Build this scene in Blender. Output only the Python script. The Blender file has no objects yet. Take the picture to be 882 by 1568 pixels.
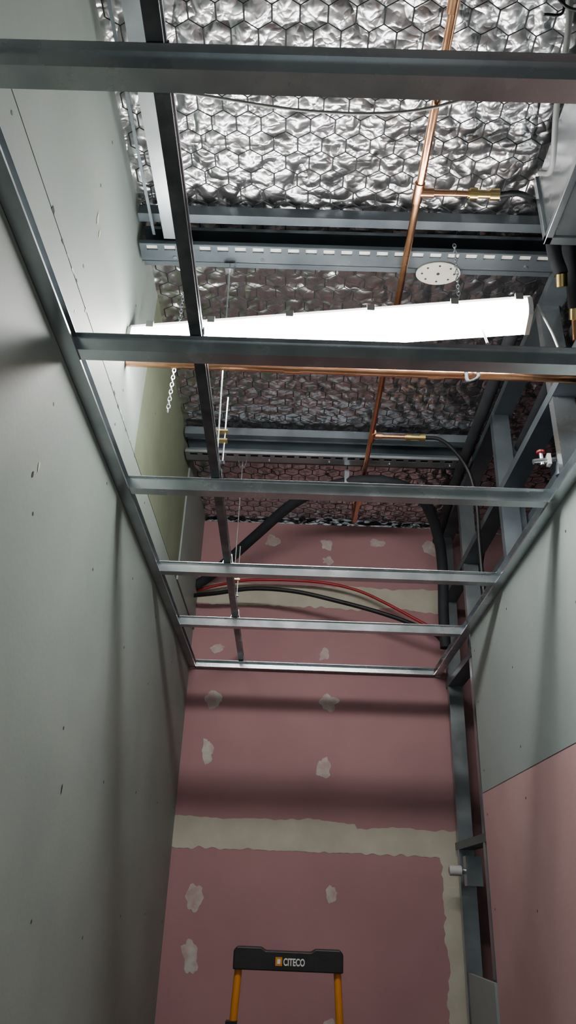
import bpy, math, random
from mathutils import Vector, noise
random.seed(4)
ZC=1.6
# ---------------------------------------------------------------- materials
def mk(name,col,rough=.5,metal=0.,col2=None,vs=6.,bump=0.,bs=60.,stretch=(1,1,1),emis=None,est=0.,rvar=0.,lo=.35,hi=.65):
    m=bpy.data.materials.new(name);m.use_nodes=True
    nt=m.node_tree;b=nt.nodes['Principled BSDF']
    b.inputs['Base Color'].default_value=(*col,1);b.inputs['Roughness'].default_value=rough
    b.inputs['Metallic'].default_value=metal
    tc=nt.nodes.new('ShaderNodeTexCoord');mp=nt.nodes.new('ShaderNodeMapping')
    mp.inputs['Scale'].default_value=stretch
    nt.links.new(tc.outputs['Object'],mp.inputs['Vector'])
    if col2 or rvar:
        n=nt.nodes.new('ShaderNodeTexNoise');n.inputs['Scale'].default_value=vs;n.inputs['Detail'].default_value=6
        nt.links.new(mp.outputs[0],n.inputs['Vector'])
        if col2:
            r=nt.nodes.new('ShaderNodeValToRGB');r.color_ramp.elements[0].position=lo;r.color_ramp.elements[1].position=hi
            r.color_ramp.elements[0].color=(*col,1);r.color_ramp.elements[1].color=(*col2,1)
            nt.links.new(n.outputs[0],r.inputs[0]);nt.links.new(r.outputs[0],b.inputs['Base Color'])
        if rvar:
            mr=nt.nodes.new('ShaderNodeMapRange');mr.inputs['To Min'].default_value=rough-rvar;mr.inputs['To Max'].default_value=rough+rvar
            nt.links.new(n.outputs[0],mr.inputs[0]);nt.links.new(mr.outputs[0],b.inputs['Roughness'])
    if bump:
        n2=nt.nodes.new('ShaderNodeTexNoise');n2.inputs['Scale'].default_value=bs;n2.inputs['Detail'].default_value=5
        nt.links.new(mp.outputs[0],n2.inputs['Vector'])
        bp=nt.nodes.new('ShaderNodeBump');bp.inputs['Strength'].default_value=bump;bp.inputs['Distance'].default_value=.01
        nt.links.new(n2.outputs[0],bp.inputs['Height']);nt.links.new(bp.outputs[0],b.inputs['Normal'])
    if emis:
        b.inputs['Emission Color'].default_value=(*emis,1);b.inputs['Emission Strength'].default_value=est
    return m
M={}
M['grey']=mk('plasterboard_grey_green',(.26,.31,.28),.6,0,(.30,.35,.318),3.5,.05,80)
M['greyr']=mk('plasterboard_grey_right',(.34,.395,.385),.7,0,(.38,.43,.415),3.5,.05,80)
M['green']=mk('plasterboard_moisture_green',(.15,.18,.115),.8,0,(.19,.22,.145),5,.05,80)
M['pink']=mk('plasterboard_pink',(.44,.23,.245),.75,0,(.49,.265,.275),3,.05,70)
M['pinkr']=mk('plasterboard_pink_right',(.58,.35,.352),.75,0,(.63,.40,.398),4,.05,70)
M['comp']=mk('joint_compound',(.66,.63,.51),.85,0,(.58,.53,.43),9,.15,60)
M['patch']=mk('joint_compound_thin',(.68,.64,.58),.85,0,(.56,.40,.385),22,.15,60)
M['dark']=mk('dark_gap',(.03,.032,.032),.9)
M['galv']=mk('galvanised_steel',(.32,.36,.38),.34,.85,(.46,.50,.52),9,.03,120,(1,1,1),rvar=.1)
M['galvb']=mk('galvanised_purlin',(.12,.148,.17),.45,.6,(.19,.225,.25),7,.05,90,rvar=.1)
M['galvs']=mk('bright_galvanised',(.52,.57,.60),.26,.9,(.68,.72,.74),12,.02,100,rvar=.08)
M['rail']=mk('dark_steel_rail',(.12,.135,.15),.26,.8,(.25,.27,.29),15,rvar=.08)
M['copper']=mk('copper',(.78,.36,.19),.24,1,(.86,.47,.27),12,.04,60,rvar=.1)
M['brass']=mk('brass',(.75,.55,.2),.28,1,(.85,.65,.3),20)
M['black']=mk('black_rubber',(.008,.009,.010),.5,0,(.016,.016,.018),12,.1,80)
M['insul']=mk('pipe_insulation_foam',(.012,.014,.018),.75,0,(.022,.025,.03),12,.1,120)
M['red']=mk('red_pipe',(.36,.012,.018),.4,0,(.45,.025,.03),10)
M['white']=mk('white_plastic',(.75,.75,.72),.45,0,(.68,.68,.66),8)
M['cable']=mk('grey_cable',(.35,.36,.34),.5,0,(.28,.29,.28),12)
M['orange']=mk('ladder_orange_paint',(.75,.27,.02),.4,0,(.68,.24,.02),9)
M['blackp']=mk('ladder_black_plastic',(.012,.012,.013),.45,0,(.02,.02,.022),20,.08,150)
M['label']=mk('label_white',(.85,.85,.83),.5)
M['cream']=mk('cream_disc',(.50,.49,.42),.6,0,(.43,.42,.36),20)
M['conc']=mk('concrete_floor',(.32,.315,.30),.8,0,(.42,.41,.39),3,.2,30)
M['lamp']=mk('led_diffuser',(.9,.9,.9),.4,0,emis=(1.,.985,.96),est=62)
M['wire']=mk('wire_netting_steel',(.03,.032,.036),.55,.3)
M['screw']=mk('screw_heads',(.12,.12,.12),.5,.5)
# crinkled foil: ridged creases at two scales
def foil():
    m=bpy.data.materials.new('reflective_foil');m.use_nodes=True;nt=m.node_tree;b=nt.nodes['Principled BSDF'];L=nt.links.new
    b.inputs['Base Color'].default_value=(.70,.69,.70,1);b.inputs['Metallic'].default_value=1;b.inputs['Roughness'].default_value=.28
    tc=nt.nodes.new('ShaderNodeTexCoord')
    def ridge(scale,sx,sy,rot,dist,amp):
        mp=nt.nodes.new('ShaderNodeMapping');mp.inputs['Scale'].default_value=(sx,sy,1);mp.inputs['Rotation'].default_value=(0,0,rot)
        L(tc.outputs['Object'],mp.inputs[0])
        n=nt.nodes.new('ShaderNodeTexNoise');n.inputs['Scale'].default_value=scale;n.inputs['Detail'].default_value=.6;n.inputs['Distortion'].default_value=dist
        L(mp.outputs[0],n.inputs[0])
        a=nt.nodes.new('ShaderNodeMath');a.operation='SUBTRACT';a.inputs[1].default_value=.5;L(n.outputs[0],a.inputs[0])
        c=nt.nodes.new('ShaderNodeMath');c.operation='ABSOLUTE';L(a.outputs[0],c.inputs[0])
        d=nt.nodes.new('ShaderNodeMath');d.operation='MULTIPLY';d.inputs[1].default_value=amp;L(c.outputs[0],d.inputs[0]);return d
    r1=ridge(11,1.3,.7,.2,.3,2.0);r2=ridge(19,.8,1.1,-.6,.2,1.1);r3=ridge(42,1,1,.9,.2,.3)
    s1=nt.nodes.new('ShaderNodeMath');s1.operation='ADD';L(r1.outputs[0],s1.inputs[0]);L(r2.outputs[0],s1.inputs[1])
    s2=nt.nodes.new('ShaderNodeMath');s2.operation='ADD';L(s1.outputs[0],s2.inputs[0]);L(r3.outputs[0],s2.inputs[1])
    bp=nt.nodes.new('ShaderNodeBump');bp.inputs['Strength'].default_value=.75;bp.inputs['Distance'].default_value=.022
    L(s2.outputs[0],bp.inputs['Height']);L(bp.outputs[0],b.inputs['Normal'])
    return m
M['foil']=foil()
# ---------------------------------------------------------------- mesh builder
class MB:
    def __init__(s): s.v=[];s.f=[];s.m=[];s.sm=[];s.mats=[]
    def mi(s,k):
        if k not in s.mats:s.mats.append(k)
        return s.mats.index(k)
    def add(s,vs,fs,k,smooth=False):
        o=len(s.v);s.v+= [tuple(p) for p in vs];i=s.mi(k)
        for f in fs: s.f.append(tuple(o+j for j in f));s.m.append(i);s.sm.append(smooth)
    def box(s,a,b,k):
        x0,y0,z0=a;x1,y1,z1=b
        s.add([(x0,y0,z0),(x1,y0,z0),(x1,y1,z0),(x0,y1,z0),(x0,y0,z1),(x1,y0,z1),(x1,y1,z1),(x0,y1,z1)],
              [(0,3,2,1),(4,5,6,7),(0,1,5,4),(1,2,6,5),(2,3,7,6),(3,0,4,7)],k)
    def prof(s,pts,o,ea,eb,p1,k,closed=False,cap=False,t=0.0012):
        """extrude an (a,b) profile from point o to point p1; open profiles become thin folded sheet"""
        o=Vector(o);p1=Vector(p1);ea=Vector(ea);eb=Vector(eb)
        if not closed and t:
            n=len(pts);nr=[]
            for i in range(n-1):
                d=Vector((pts[i+1][0]-pts[i][0],pts[i+1][1]-pts[i][1]));d.normalize();nr.append(Vector((-d.y,d.x)))
            off=[]
            for i in range(n):
                q=nr[max(0,i-1)]+nr[min(n-2,i)] if 0<i<n-1 else nr[min(i,n-2)]*1.
                if q.length<1e-6:q=nr[min(i,n-2)]
                q.normalize();off.append((pts[i][0]+q.x*t,pts[i][1]+q.y*t))
            pts=list(pts)+off[::-1];m=n
            vs=[o+ea*a+eb*b for a,b in pts]+[p1+ea*a+eb*b for a,b in pts];N=len(pts)
            fs=[(i,(i+1)%N,N+(i+1)%N,N+i) for i in range(N)]
            for i in range(m-1):
                fs.append((i,i+1,N-2-i,N-1-i));fs.append((N+i,N+N-1-i,N+N-2-i,N+i+1))
            s.add(vs,fs,k);return
        vs=[o+ea*a+eb*b for a,b in pts]+[p1+ea*a+eb*b for a,b in pts];N=len(pts)
        fs=[(i,(i+1)%N,N+(i+1)%N,N+i) for i in range(N if closed else N-1)]
        if cap: fs+= [tuple(range(N))[::-1],tuple(range(N,2*N))]
        s.add(vs,fs,k)
    def tube(s,pts,r,k,n=10,smooth=0,closed=False,cap=True):
        P=[Vector(p) for p in pts]
        if smooth:
            Q=[];L=len(P)
            for i in range(L if closed else L-1):
                p0=P[(i-1)%L] if closed or i>0 else P[0]*2-P[1]
                p1=P[i];p2=P[(i+1)%L]
                p3=P[(i+2)%L] if closed or i<L-2 else P[-1]*2-P[-2]
                for j in range(smooth):
                    t=j/smooth
                    Q.append(.5*((2*p1)+(-p0+p2)*t+(2*p0-5*p1+4*p2-p3)*t*t+(-p0+3*p1-3*p2+p3)*t**3))
            if not closed:Q.append(P[-1])
            P=Q
        L=len(P);rs=r if isinstance(r,(list,tuple)) else [r]*L
        T=[]
        for i in range(L):
            a=P[(i-1)%L] if closed or i>0 else P[0];b=P[(i+1)%L] if closed or i<L-1 else P[-1]
            T.append((b-a).normalized())
        up=Vector((0,0,1)) if abs(T[0].z)<.9 else Vector((1,0,0))
        N=(up-T[0]*up.dot(T[0])).normalized();vs=[]
        for i in range(L):
            N=(N-T[i]*N.dot(T[i])).normalized();B=T[i].cross(N)
            for j in range(n):
                a=2*math.pi*j/n;vs.append(P[i]+(N*math.cos(a)+B*math.sin(a))*rs[i])
        fs=[]
        for i in range(L if closed else L-1):
            i2=(i+1)%L
            for j in range(n):fs.append((i*n+j,i*n+(j+1)%n,i2*n+(j+1)%n,i2*n+j))
        s.add(vs,fs,k,True)
        if cap and not closed:
            s.add(vs[:n],[tuple(range(n))[::-1]],k);s.add(vs[-n:],[tuple(range(n))],k)
    def done(s,name,parent=None,bevel=0):
        me=bpy.data.meshes.new(name);me.from_pydata([(x,y,z+ZC) for x,y,z in s.v],[],s.f)
        for k in s.mats:me.materials.append(M[k])
        me.polygons.foreach_set('material_index',s.m);me.polygons.foreach_set('use_smooth',s.sm);me.update()
        ob=bpy.data.objects.new(name,me);bpy.context.scene.collection.objects.link(ob)
        if parent:ob.parent=parent
        if bevel:
            b=ob.modifiers.new('bevel','BEVEL');b.width=bevel;b.segments=2;b.limit_method='ANGLE'
        return ob
def empty(name):
    e=bpy.data.objects.new(name,None);bpy.context.scene.collection.objects.link(e);return e
X,Y,Z=Vector((1,0,0)),Vector((0,1,0)),Vector((0,0,1))
LW,RW,FW,CE=-.497,.715,3.585,1.80
# ---------------------------------------------------------------- room shell
b=MB();b.box((-.75,-1.6,-1.7),(1.7,4.0,-1.6),'conc');b.done('floor')
# left wall: boards with open joints, screws, scuffs
b=MB()
b.box((LW-.10,-1.6,-1.6),(LW-.012,FW+.2,CE+.05),'dark')
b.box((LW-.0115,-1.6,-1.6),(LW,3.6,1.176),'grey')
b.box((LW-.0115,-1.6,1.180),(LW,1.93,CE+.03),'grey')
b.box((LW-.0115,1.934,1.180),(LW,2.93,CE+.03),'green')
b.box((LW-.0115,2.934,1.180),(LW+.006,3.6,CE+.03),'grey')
for yy in [x*.45+.35 for x in range(8)]:
    for zz in (-1.1,-.75,-.4,-.05,.3,.66,.9,1.14,1.22,1.5,1.72):
        y2=yy+random.uniform(-.012,.012);z2=zz+random.uniform(-.05,.05)
        b.tube([(LW-.001,y2,z2),(LW+.0006,y2,z2)],.0042,'screw',8)
b.done('wall_left')
b=MB()
for i in range(26):
    y=1.0+i*.045+random.uniform(-.02,.02);z=1.178+random.uniform(-.004,.006);w=random.uniform(.004,.02);h=random.uniform(.002,.008)
    if 1.02<y<1.25 or 1.6<y<2.0 or random.random()<.3:
        b.add([(LW+.001,y,z-h),(LW+.001,y+w,z-h*.6),(LW+.001,y+w*.9,z+h*.5),(LW+.001,y+w*.2,z+h)],[(0,1,2,3)],'comp' if random.random()<.5 else 'dark')
# small paper tears and scuffs
for (y,z,w,h) in ((1.27,1.42,.008,.02),(1.30,1.40,.006,.012),(1.24,.72,.005,.012),(1.22,.69,.004,.008),(1.0,.40,.006,.008),(1.75,.2,.004,.01),(1.5,-.1,.005,.012)):
    n=9;b.add([(LW+.001,y+w*math.cos(2*math.pi*i/n)*random.uniform(.6,1.2),z+h*math.sin(2*math.pi*i/n)*random.uniform(.6,1.2)) for i in range(n)],[tuple(range(n))],'comp' if h>.011 else 'dark')
b.done('joint_edge_chips_part').parent=bpy.data.objects['wall_left']
# added unseen panel behind the camera, blocks world light from the ceiling void
b=MB();b.box((LW,-1.25,.99),(1.55,-1.2,CE+.03),'grey');b.done('added_void_blocker')
# far wall
b=MB()
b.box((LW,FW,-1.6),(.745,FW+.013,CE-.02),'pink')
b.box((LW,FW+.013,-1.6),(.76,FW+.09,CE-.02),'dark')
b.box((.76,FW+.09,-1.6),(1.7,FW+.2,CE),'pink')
def blob(cx,cz,w,h,seed):
    n=26;vs=[]
    for i in range(n):
        a=2*math.pi*i/n;r=1+.55*noise.noise(Vector((math.cos(a)*1.3+seed*7,math.sin(a)*1.3,seed)))+random.uniform(-.09,.09)
        vs.append((cx+math.cos(a)*w*r+.6*h*math.sin(a)*r*(noise.noise(Vector((seed*3.3,.4,3)))),FW-.0012,cz+math.sin(a)*h*r))
    b.add(vs+[(cx,FW-.003,cz)],[(i,(i+1)%n,n) for i in range(n)],'patch')
PT=[(-.364,.839,.036,.038),(.178,.843,.045,.036),(-.375,.599,.028,.055),(.158,.538,.032,.042),(-.382,0,.036,.05),(.201,.03,.026,.035),(-.378,-.22,.034,.065),
    (-.123,1.675,.04,.03),(.158,1.665,.028,.035),(.166,1.574,.028,.022),(.422,1.681,.04,.022),(.70,1.665,.032,.04),(-.367,1.085,.033,.022),(.156,1.075,.024,.03),
    (-.377,-.75,.035,.05),(.19,-.45,.03,.04),(.19,-.9,.03,.04),(-.38,-1.1,.03,.05)]
for i,(x,z,w,h) in enumerate(PT): blob(x,z,w,h,i+1)
def band(x0,x1,zt,zb,seed,n=120):
    vs=[]
    for i in range(n+1):
        x=x0+(x1-x0)*i/n
        a=.014*noise.noise(Vector((x*5,seed,0)))+.009*noise.noise(Vector((x*27,seed,0)))
        c=.016*noise.noise(Vector((x*5,seed,5)))+.010*noise.noise(Vector((x*33,seed,5)))
        vs+=[(x,FW-.0015,zb(x)+c),(x,FW-.0015,zt(x)+a)]
    b.add(vs,[(2*i,2*i+2,2*i+3,2*i+1) for i in range(n)],'comp')
band(LW,.745,lambda x:.318 if x<.30 else .298,lambda x:.192,1)
band(LW,.745,lambda x:1.43,lambda x:1.315,2)
vs=[];n=120
for i in range(n+1):
    z=.2-1.8*i/n
    a=.022*noise.noise(Vector((z*7,3,1)))+.014*noise.noise(Vector((z*36,3,1)))
    vs+=[(.675+a,FW-.0018,z),(.745,FW-.0018,z)]
b.add(vs,[(2*i,2*i+2,2*i+3,2*i+1) for i in range(n)],'comp')
b.done('wall_far')
# right lining boards
b=MB()
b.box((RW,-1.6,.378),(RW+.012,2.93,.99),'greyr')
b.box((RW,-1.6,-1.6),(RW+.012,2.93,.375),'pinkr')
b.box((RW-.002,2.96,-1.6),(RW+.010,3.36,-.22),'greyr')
for yy in (2.88,2.4,1.8,1.2):
    for zz in (.9,.7,.45,.3,.0,-.4):
        b.tube([(RW+.001,yy,zz),(RW-.0006,yy,zz)],.004,'screw',8)
b.done('wall_right')
b=MB();b.box((1.55,-1.6,-1.6),(1.6,3.8,CE+.03),'dark');b.done('wall_service_side')
# ---------------------------------------------------------------- foil ceiling + netting
x0,x1,y0,y1=-.52,1.56,-1.2,3.72;st=.0085
nx=int((x1-x0)/st);ny=int((y1-y0)/st);cw=.064;rh=cw*.866
def hexd(x,y):
    best=9;j=round(y/rh)
    for jj in (j-1,j,j+1):
        ox=(jj%2)*cw/2;i=round((x-ox)/cw)
        d=math.hypot(x-ox-i*cw,y-jj*rh)
        if d<best:best=d
    return min(1,best/(cw*.54))
vs=[];fs=[]
for j in range(ny+1):
    y=y0+j*(y1-y0)/ny
    for i in range(nx+1):
        x=x0+i*(x1-x0)/nx
        h=hexd(x,y)
        a=abs(noise.noise(Vector((x*8,y*9,0))));c=abs(noise.noise(Vector((x*19+y*9,y*13-x*7,3))));e=.5+.5*noise.noise(Vector((x*2.2,y*2.7,8)))
        vs.append((x,y,CE-.010-.008*(1-h*h)*(.3+1.8*a)+.012*a+.010*c+.018*e))
for j in range(ny):
    for i in range(nx):
        k=j*(nx+1)+i;fs.append((k,k+nx+1,k+nx+2,k+1))
b=MB();b.add(vs,fs,'foil',True)
b.box((x0,-1.6,CE+.045),(x1+.1,3.85,CE+.08),'dark')
b.done('ceiling')
b=MB();done=set()
R=cw/math.sqrt(3)
for j in range(int(y0/rh)+1,int(3.57/rh)+1):
    for i in range(int(x0/cw)+1,int(1.5/cw)):
        cx=i*cw+(j%2)*cw/2;cy=j*rh
        vv=[(cx+R*math.cos(math.pi/6+q*math.pi/3),cy+R*math.sin(math.pi/6+q*math.pi/3)) for q in range(6)]
        for q in range(6):
            p=vv[q];r=vv[(q+1)%6];key=(round((p[0]+r[0])*500),round((p[1]+r[1])*500))
            if key in done: continue
            done.add(key)
            tw=abs(p[0]-r[0])<.003
            zz=CE-.014
            b.tube([(p[0],p[1],zz),(r[0],r[1],zz)],.0022 if tw else .0014,'wire',5,cap=False)
b.done('wire_netting')
# ---------------------------------------------------------------- ceiling grid
hat=[(-.033,.030),(-.022,.030),(-.017,0),(.017,0),(.022,.030),(.033,.030)]
gz=.985
for yy in (-.53,.055,.645,1.238,1.822,2.405,2.965):
    b=MB();b.prof(hat,(LW+.006,yy,gz+.004),Y,Z,(RW-.006,yy,gz+.004),'galvs',t=.0014)
    b.done('furring_channel')
tr=[(.030,.034),(0,.034),(0,0),(.032,0),(.032,.006)]
e=empty('perimeter_track')
b=MB();b.prof(tr,(LW+.0015,-1.6,gz),X,Z,(LW+.0015,3.58,gz),'galv',t=.0014);b.done('track_on_left_wall',e)
b=MB();b.prof(tr,(RW-.0015,-1.6,gz),-X,Z,(RW-.0015,3.58,gz),'galvs',t=.0014);b.done('track_on_right_wall',e)
b=MB();b.prof(tr,(LW+.03,FW-.0015,gz),-Y,Z,(RW-.03,FW-.0015,gz),'galvs',t=.0014)
b.done('track_on_far_wall',e)
# top cross rail
rp=[(-.012,0),(.012,0),(.012,.006),(.004,.009),(.004,.026),(.011,.030),(.011,.038),(-.011,.038),(-.011,.030),(-.004,.026),(-.004,.009),(-.012,.006)]
b=MB();b.prof(rp,(-.195,-1.0,1.022),X,Z,(-.248,3.575,1.022),'rail',closed=True,cap=True)
for yy in (.645,1.238,1.822,2.405,2.965):
    xx=-.195-.053*(yy+1)/4.575
    b.prof([(-.02,.0),(-.014,.018),(-.012,.040),(.012,.040),(.014,.018),(.02,.0)],(xx,yy-.012,1.022),X,Z,(xx,yy+.012,1.022),'galvs')
b.done('top_cross_rail')
# second, higher galvanised channel on the left
b=MB();b.prof([(-.02,.02),(-.02,0),(.02,0),(.02,.02)],(-.395,-1,1.70),X,Z,(-.395,1.585,1.70),'galv')
b.prof([(-.02,.03),(-.02,0),(-.012,0)],(-.43,-1,1.715),X,Z,(-.43,1.585,1.715),'galvb')
b.done('high_level_channel')
# ---------------------------------------------------------------- purlins
def purlin(yf):
    xa,xb=LW+.008,.735
    b=MB()
    b.prof([(.0,.015),(.0,0),(.085,0),(.085,.072),(.0,.072),(.0,.06)],(xa,yf,1.705),Y,Z,(xb,yf,1.705),'galvb',t=.002)
    b.prof([(0,.036),(0,0),(.03,0)],(xa,yf-.075,1.745),Y,Z,(xb,yf-.075,1.745),'galvb',t=.002)
    z=1.690;n=int((xb-xa)/.052);K='galvb' if yf<2 else 'galv'
    def strip(ya,yb,x_0,x_1,k=K):
        b.box((x_0,ya,z),(x_1,yb,z+.0025),k)
    strip(yf-.016,yf-.008,xa,xb);strip(yf+.010,yf+.052,xa,xb)
    x=xa
    for i in range(n):
        strip(yf-.008,yf+.010,x,x+.020);x+=.052
    strip(yf-.008,yf+.010,x,xb)
    b.box((xa,yf-.0165,z),(xb,yf-.0145,z+.012),K)
    # added backing: light seen through near slots painted white, far slots dark
    b.box((xa,yf-.014,z+.006),(xb,yf+.04,z+.0075),'white' if yf<2 else 'dark')
    b.box((xa,yf+.050,z),(xb,yf+.0525,z+.015),K)
    for x in [xa+.1+.26*i for i in range(5)]:
        b.tube([(x,yf+.034,z+.001),(x,yf+.034,z-.004)],.006,'galvs',6)
    b.done('steel_purlin')
purlin(1.61);purlin(2.76)
# disc plate on purlin
b=MB()
n=36;cx,cy,cz=.272+.125,1.675,1.684
vs=[(cx+.066*math.cos(2*math.pi*i/n),cy+.045*math.sin(2*math.pi*i/n),cz) for i in range(n)]
b.add(vs+[(p[0],p[1],cz+.004) for p in vs],[tuple(range(n))]+[(i,(i+1)%n,n+(i+1)%n,n+i) for i in range(n)],'cream')
for i in range(8):
    a=2*math.pi*i/8;b.tube([(cx+.048*math.cos(a),cy+.031*math.sin(a),cz+.001),(cx+.048*math.cos(a),cy+.031*math.sin(a),cz-.0006)],.0035,'dark',8)
b.tube([(cx,cy,cz+.001),(cx,cy,cz-.001)],.005,'dark',8)
b.done('perforated_round_plate')
# hanger rods with spring clips
for (x,y,zt) in ((-.214,1.775,1.70),(-.232,2.80,1.685)):
    yt=1.66 if y<2 else 2.80
    b=MB();b.tube([(x-.012,yt,1.685),(x-.012,y,1.063)],.0022,'galvs',6)
    b.tube([(x+.004,y,1.28),(x+.004,y,1.063)],.0022,'galvs',6)
    b.prof([(-.018,.03),(-.012,0),(.012,0),(.018,.03)],(x-.012,yt-.01,1.655),X,Z,(x-.012,yt+.01,1.655),'galvs')
    b.box((x-.02,y-.01,1.13),(x+.012,y+.01,1.135),'brass');b.box((x-.02,y-.01,1.16),(x+.012,y+.01,1.165),'brass')
    b.prof([(-.02,.11),(-.016,0.0),(.01,0.0)],(x,y-.008,1.063),X,Z,(x,y+.008,1.063),'galvs')
    b.done('suspension_rod')
# ---------------------------------------------------------------- batten light
A=Vector((-.488,1.70,1.375));Bp=Vector((.60,1.535,1.375));d=(Bp-A).normalized();nn=Vector((-d.y,d.x,0))
e=empty('fluorescent_batten_light')
b=MB();b.prof([(-.044,.050),(-.052,.040),(-.052,.014),(-.040,0),(.040,0),(.052,.014),(.052,.040),(.044,.050)],A+d*.012,nn,Z,Bp-d*.012,'lamp',closed=True,cap=True);b.done('diffuser',e)
b=MB();b.prof([(-.036,.0505),(-.036,.066),(.036,.066),(.036,.0505)],A,nn,Z,Bp,'white',closed=True,cap=True)
for q in (A,Bp-d*.012):b.prof([(-.046,.0525),(-.054,.041),(-.054,.013),(-.041,-.002),(.041,-.002),(.054,.013),(.054,.041),(.046,.0525)],q,nn,Z,q+d*.012,'white',closed=True,cap=True)
for t in (.06,.22,.42,.62,.82,.97):
    for sg in (-1,1):
        p=A.lerp(Bp,t)+nn*sg*.055;b.box((p.x-.010,p.y-.004,p.z+.035),(p.x+.010,p.y+.004,p.z+.056),'cable')
b.done('housing',e)
def chain(b,p,q,k='galvs',L=.017):
    p=Vector(p);q=Vector(q);n=max(2,int((q-p).length/(L*.72)));dr=(q-p).normalized()
    sx=X if abs(dr.x)<.7 else Y
    for i in range(n):
        c=p.lerp(q,i/n);s=sx if i%2 else dr.cross(sx).normalized()
        pts=[c+dr*(L/2*math.cos(a))+s*(L*.28*math.sin(a)) for a in [2*math.pi*t/10 for t in range(10)]]
        b.tube(pts,.0014,k,5,closed=True)
b=MB();chain(b,(-.37,1.735,1.45),(-.37,1.74,1.79));chain(b,(-.368,1.75,1.44),(-.374,1.752,1.20));b.done('hanging_chain',e)
b=MB();chain(b,(.42,1.55,1.45),(.42,1.55,1.68));b.done('hanging_chain_far',e)
# ---------------------------------------------------------------- copper pipes
e=empty('copper_pipework')
b=MB();b.tube([(LW+.004,1.69,1.330),(.2,1.685,1.319),(.86,1.675,1.310)],.0135,'copper',14)
for x in (-.05,.35):b.tube([(x,1.6875,1.322-x*.01),(x+.045,1.687,1.322-x*.01)],.0165,'copper',14)
b.done('cross_pipe',e)
b=MB();b.tube([(.293,-1,1.670),(.291,1.4,1.670),(.286,2.5,1.668),(.284,3.30,1.668),(.284,3.36,1.69),(.284,3.375,1.80)],.0105,'copper',14)
for y in (1.375,2.545):
    b.tube([(.29,y-.03,1.67),(.29,y+.03,1.67)],.0135,'copper',14)
    b.tube([(.29,y,1.67),(.33,y,1.67)],.0125,'copper',12)
    b.tube([(.33,y,1.67),(.43,y,1.67)],.0085,'copper',12)
for y in (.9,2.1,3.1): b.tube([(.289,y-.02,1.669),(.289,y+.02,1.669)],.0132,'copper',14)
b.done('long_pipe',e)
b=MB()
for y in (1.375,2.545):
    b.tube([(.42,y,1.67),(.50,y,1.67)],.011,'brass',12);b.tube([(.425,y,1.67),(.445,y,1.67)],.0155,'brass',6);b.tube([(.478,y,1.67),(.502,y,1.67)],.0155,'brass',6)
b.done('brass_valve',e)
b=MB();b.tube([(.50,1.375,1.67),(.54,1.37,1.672),(.58,1.385,1.68),(.61,1.42,1.70),(.70,1.44,1.70)],.008,'black',8,smooth=6)
b.tube([(.50,2.545,1.67),(.56,2.55,1.668),(.62,2.57,1.63),(.68,2.6,1.55),(.705,2.62,1.42),(.705,2.63,1.25),(.705,2.63,1.03)],.008,'black',8,smooth=6)
b.done('branch_hose',e)
# ---------------------------------------------------------------- insulated arched pipe
b=MB();b.tube([(-.49,3.50,1.38),(-.40,3.45,1.43),(-.20,3.25,1.54),(.0,3.02,1.62),(.2,2.87,1.632),(.40,2.85,1.632),(.56,2.96,1.61),(.655,3.15,1.53),(.69,3.26,1.40),(.69,3.3,1.2),(.69,3.3,1.04)],.025,'insul',14,smooth=8)
b.prof([(-.028,-.02),(-.028,.045),(.028,.045),(.028,-.02)],(.2,2.87,1.64),Y,Z,(.22,2.87,1.64),'galv')
b.done('insulated_pipe')
b=MB();b.tube([(-.49,3.53,1.365),(-.35,3.52,1.40),(-.2,3.5,1.42),(.1,3.5,1.42),(.3,3.5,1.385),(.45,3.5,1.32),(.6,3.48,1.23),(.70,3.46,1.17)],.008,'red',8,smooth=6);b.done('red_hose')
b=MB();b.tube([(-.49,3.46,1.31),(-.38,3.42,1.31),(-.2,3.38,1.325),(.0,3.36,1.31),(.2,3.36,1.27),(.4,3.36,1.22),(.55,3.36,1.17),(.66,3.38,1.13),(.70,3.4,1.1)],.011,'black',8,smooth=6);b.done('black_hose')
# ---------------------------------------------------------------- duct box
b=MB()
b.box((.62,.85,1.535),(1.1,1.405,1.76),'galvs')
b.box((.612,1.385,1.53),(1.1,1.409,1.545),'galv');b.box((.612,.85,1.53),(.63,1.409,1.545),'galv')
b.box((.612,1.39,1.53),(.63,1.409,1.765),'galv')
b.box((.70,.85,1.531),(.703,1.4,1.5345),'dark')
b.done('galvanised_duct_box',bevel=.002)
# ---------------------------------------------------------------- right steel framing
e=empty('steel_stud_frame')
def stud(y,z0,z1,k='galv',sx=.735):
    b=MB();b.prof([(.012,.034),(0,.034),(0,0),(.064,0),(.064,.034),(.052,.034)],(sx,y,z0),X,Y,(sx,y,z1),k,t=.0015)
    b.done('stud',e)
for i,y in enumerate((3.50,3.03,2.40,1.80,1.2,.6,0)):
    stud(y,-1.6,1.53 if y<1.5 else 1.70,'galvs' if i==3 else ('galv' if i<2 else 'galvb'))
stud(2.44,.9,1.6,'galvb',.77)
b=MB()
for z in (-1.598,1.34,.92,.22,-.55):
    b.prof([(0,.03),(0,0),(.068,0),(.068,.03)],(.733,-1.15 if z>1 or z<-1 else 2.96,z),X,Z,(.733,3.56,z),'galvb',t=.0015)
b.prof([(0,.03),(0,0),(.068,0),(.068,.03)],(.743,1.45,1.69),X,Z,(.743,3.56,1.69),'galvb',t=.0015)
b.done('horizontal_track',e)
b=MB()
b.tube([(.74,1.85,1.1),(.86,1.95,1.7)],.01,'galvb',6);b.box((.84,1.0,1.25),(.90,3.5,1.28),'galvb');b.box((.9,2.2,1.0),(.94,2.24,1.75),'galvb');b.box((1.1,2.8,-1.6),(1.14,2.84,1.75),'galvb')
b.done('bracing',e)
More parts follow.
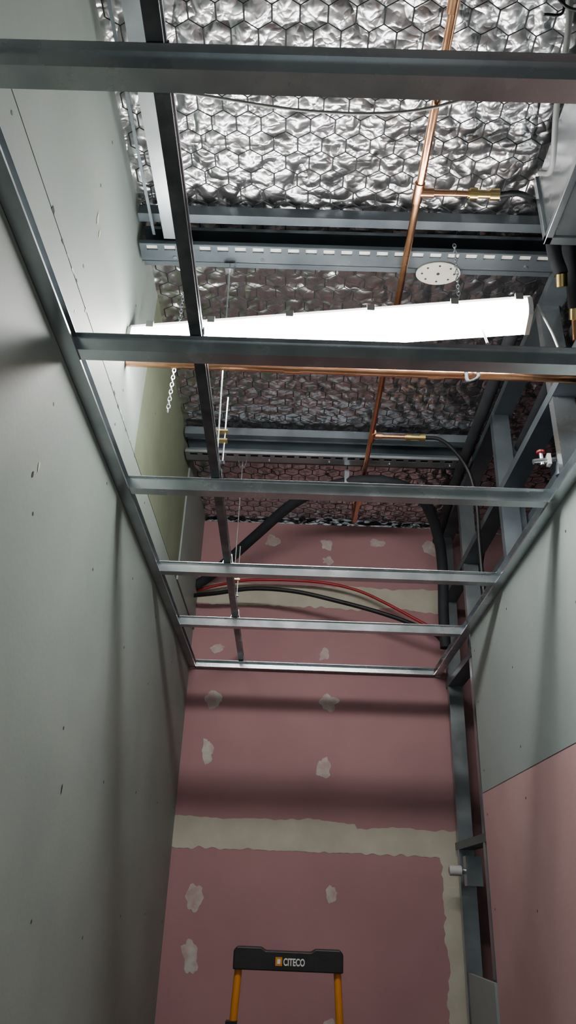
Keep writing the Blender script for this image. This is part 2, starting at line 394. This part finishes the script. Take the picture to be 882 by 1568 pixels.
b=MB();b.tube([(.67,1.74,1.65),(.68,2.3,1.65),(.69,2.9,1.655),(.70,3.4,1.62)],.022,'insul',12,smooth=4)
b.tube([(.84,1.5,1.6),(.84,2.2,1.58),(.84,3.0,1.5),(.84,3.3,1.2),(.84,3.35,.6),(.84,3.35,-1.5)],.02,'insul',12,smooth=6)
b.done('insulated_riser_pipe')
b=MB();b.tube([(.655,1.43,1.72),(.65,1.44,1.55),(.668,1.46,1.48)],.018,'insul',12,smooth=5);b.tube([(.70,1.43,1.7),(.71,1.48,1.55),(.735,1.56,1.46)],.018,'insul',12,smooth=5)
b.tube([(.668,1.46,1.48),(.672,1.48,1.455)],.016,'brass',6);b.tube([(.735,1.56,1.46),(.738,1.58,1.435)],.016,'brass',6);b.tube([(.738,1.58,1.435),(.74,1.60,1.38)],.009,'copper',10)
b.done('refrigerant_line')
b=MB();b.tube([(.60+.07,3.41,.135),(.80,3.41,.135)],.012,'galvs',12);b.tube([(.672,3.41,.135),(.72,3.41,.135)],.02,'white',12);b.box((.735,3.38,.08),(.80,3.43,.19),'galv');b.done('water_outlet_stub')
b=MB();b.tube([(.675,1.86,1.15),(.74,1.86,1.16)],.008,'galvs',10);b.tube([(.70,1.86,1.18),(.70,1.86,1.14)],.006,'galvs',8);b.tube([(.70,1.86,1.18),(.70,1.86,1.186)],.012,'red',12)
b.box((.715,1.85,1.14),(.725,1.87,1.175),'white');b.done('isolation_valve')
# cables
b=MB();b.tube([(.61,1.50,1.41),(.64,1.51,1.33),(.66,1.51,1.25),(.70,1.5,1.2),(.73,1.5,1.17),(.76,1.52,1.19),(.78,1.53,1.3)],.004,'white',6,smooth=6)
b.tube([(.47,1.545,1.37),(.474,1.54,1.34),(.48,1.54,1.31)],.0035,'white',6,smooth=4)
b.tube([(.47,1.66,1.35),(.478,1.64,1.28),(.45,1.65,1.27),(.455,1.67,1.34)],.005,'insul',6,smooth=4);b.done('power_cable')
b=MB();b.tube([(-.49,1.12,1.69),(-.3,1.13,1.69),(0,1.14,1.65),(.25,1.13,1.65),(.5,1.08,1.70)],.0035,'cable',6,smooth=6);b.done('strung_cable')
b=MB();b.tube([(.52,.85,1.72),(.54,.95,1.66),(.56,1.1,1.63),(.595,1.25,1.62),(.60,1.33,1.70)],.007,'cable',8,smooth=6)
b.tube([(.40,.83,1.7),(.46,.87,1.66),(.52,.86,1.66),(.60,.84,1.70)],.005,'cable',8,smooth=6)
b.tube([(.44,.82,1.71),(.5,.88,1.64),(.56,.90,1.66),(.60,.86,1.7)],.0035,'black',6,smooth=6);b.tube([(.50,.86,1.68),(.51,.9,1.64),(.47,.9,1.63)],.003,'black',6,smooth=6)
b.done('cable_bundle')
# ---------------------------------------------------------------- platform ladder
e=empty('platform_step_ladder')
lx0,lx1,ly=-.155,.195,2.9
b=MB();cx=(lx0+lx1)/2
b.prof([(lx0-.006,-.205),(lx0-.006,-.150),(lx0+.004,-.139),(lx0+.085,-.139),(lx0+.10,-.148),(lx1-.10,-.148),(lx1-.085,-.139),(lx1-.004,-.139),(lx1+.006,-.150),(lx1+.006,-.205)],
       (0,ly-.028,0),X,Z,(0,ly+.028,0),'blackp',closed=True,cap=True)
b.done('top_tray',e,bevel=.004)
b=MB()
tz=-.85
for sx,x in ((-1,lx0+.012),(1,lx1-.012)):
    b.tube([(x,ly,-.2),(x+sx*.012,ly-.03,-.45),(x+sx*.03,ly-.06,tz)],.0125,'orange',10)
    b.box((x+sx*.012-.018,ly-.05,-.40),(x+sx*.012+.018,ly-.005,-.345),'blackp')
    b.tube([(x+sx*.03,ly-.06,tz),(x+sx*.07,ly-.30,-1.59)],.016,'orange',10)
    b.tube([(x+sx*.03,ly+.10,tz),(x+sx*.07,ly+.42,-1.59)],.014,'orange',10)
    b.tube([(x+sx*.07,ly-.30,-1.57),(x+sx*.07,ly-.30,-1.60)],.022,'blackp',10);b.tube([(x+sx*.07,ly+.42,-1.57),(x+sx*.07,ly+.42,-1.60)],.022,'blackp',10)
b.done('frame',e)
b=MB();b.box((lx0-.02,ly-.20,tz-.03),(lx1+.02,ly+.12,tz),'blackp')
b.box((lx0-.03,ly-.23,-1.12),(lx1+.03,ly-.13,-1.095),'blackp');b.box((lx0-.05,ly-.31,-1.36),(lx1+.05,ly-.20,-1.335),'blackp')
b.box((lx0-.03,ly+.25,-1.3),(lx1+.03,ly+.27,-1.27),'orange')
b.done('platform_and_treads',e,bevel=.004)
b=MB();b.box((cx-.042,ly-.0295,-.19),(cx-.020,ly-.0285,-.165),'orange')
b.box((cx-.036,ly-.0305,-.184),(cx-.026,ly-.0295,-.171),'label')
b.done('label_square',e)
tcu=bpy.data.curves.new('label_text','FONT');tcu.body='CITECO';tcu.size=.029;tcu.extrude=.0004;tcu.offset=.0008
to=bpy.data.objects.new('label_text',tcu);bpy.context.scene.collection.objects.link(to)
to.location=(cx-.016,ly-.0295,-.188+ZC);to.rotation_euler=(math.pi/2,0,0);to.scale=(.68,1,1)
tcu.materials.append(M['label']);to.parent=e
# ---------------------------------------------------------------- world + camera
w=bpy.data.worlds.new('World');bpy.context.scene.world=w;w.use_nodes=True
w.node_tree.nodes['Background'].inputs[0].default_value=(.83,.9,.93,1);w.node_tree.nodes['Background'].inputs[1].default_value=.5
th=math.radians(27.3);ps=math.radians(.8);s=.0403;c=(1-s*s)**.5
R0=Vector((math.cos(ps),math.sin(ps),0));F0=Vector((-math.sin(ps)*math.cos(th),math.cos(ps)*math.cos(th),math.sin(th)))
U0=Vector((math.sin(ps)*math.sin(th),-math.cos(ps)*math.sin(th),math.cos(th)))
R=R0*c+U0*s;U=-R0*s+U0*c
from mathutils import Matrix
cam=bpy.data.cameras.new('camera');co=bpy.data.objects.new('camera',cam);bpy.context.scene.collection.objects.link(co)
co.matrix_world=Matrix(((R.x,U.x,-F0.x,0),(R.y,U.y,-F0.y,0),(R.z,U.z,-F0.z,ZC),(0,0,0,1)))
cam.sensor_fit='VERTICAL';cam.sensor_height=36;cam.lens=36*1153/1568;cam.clip_start=.02
bpy.context.scene.camera=co
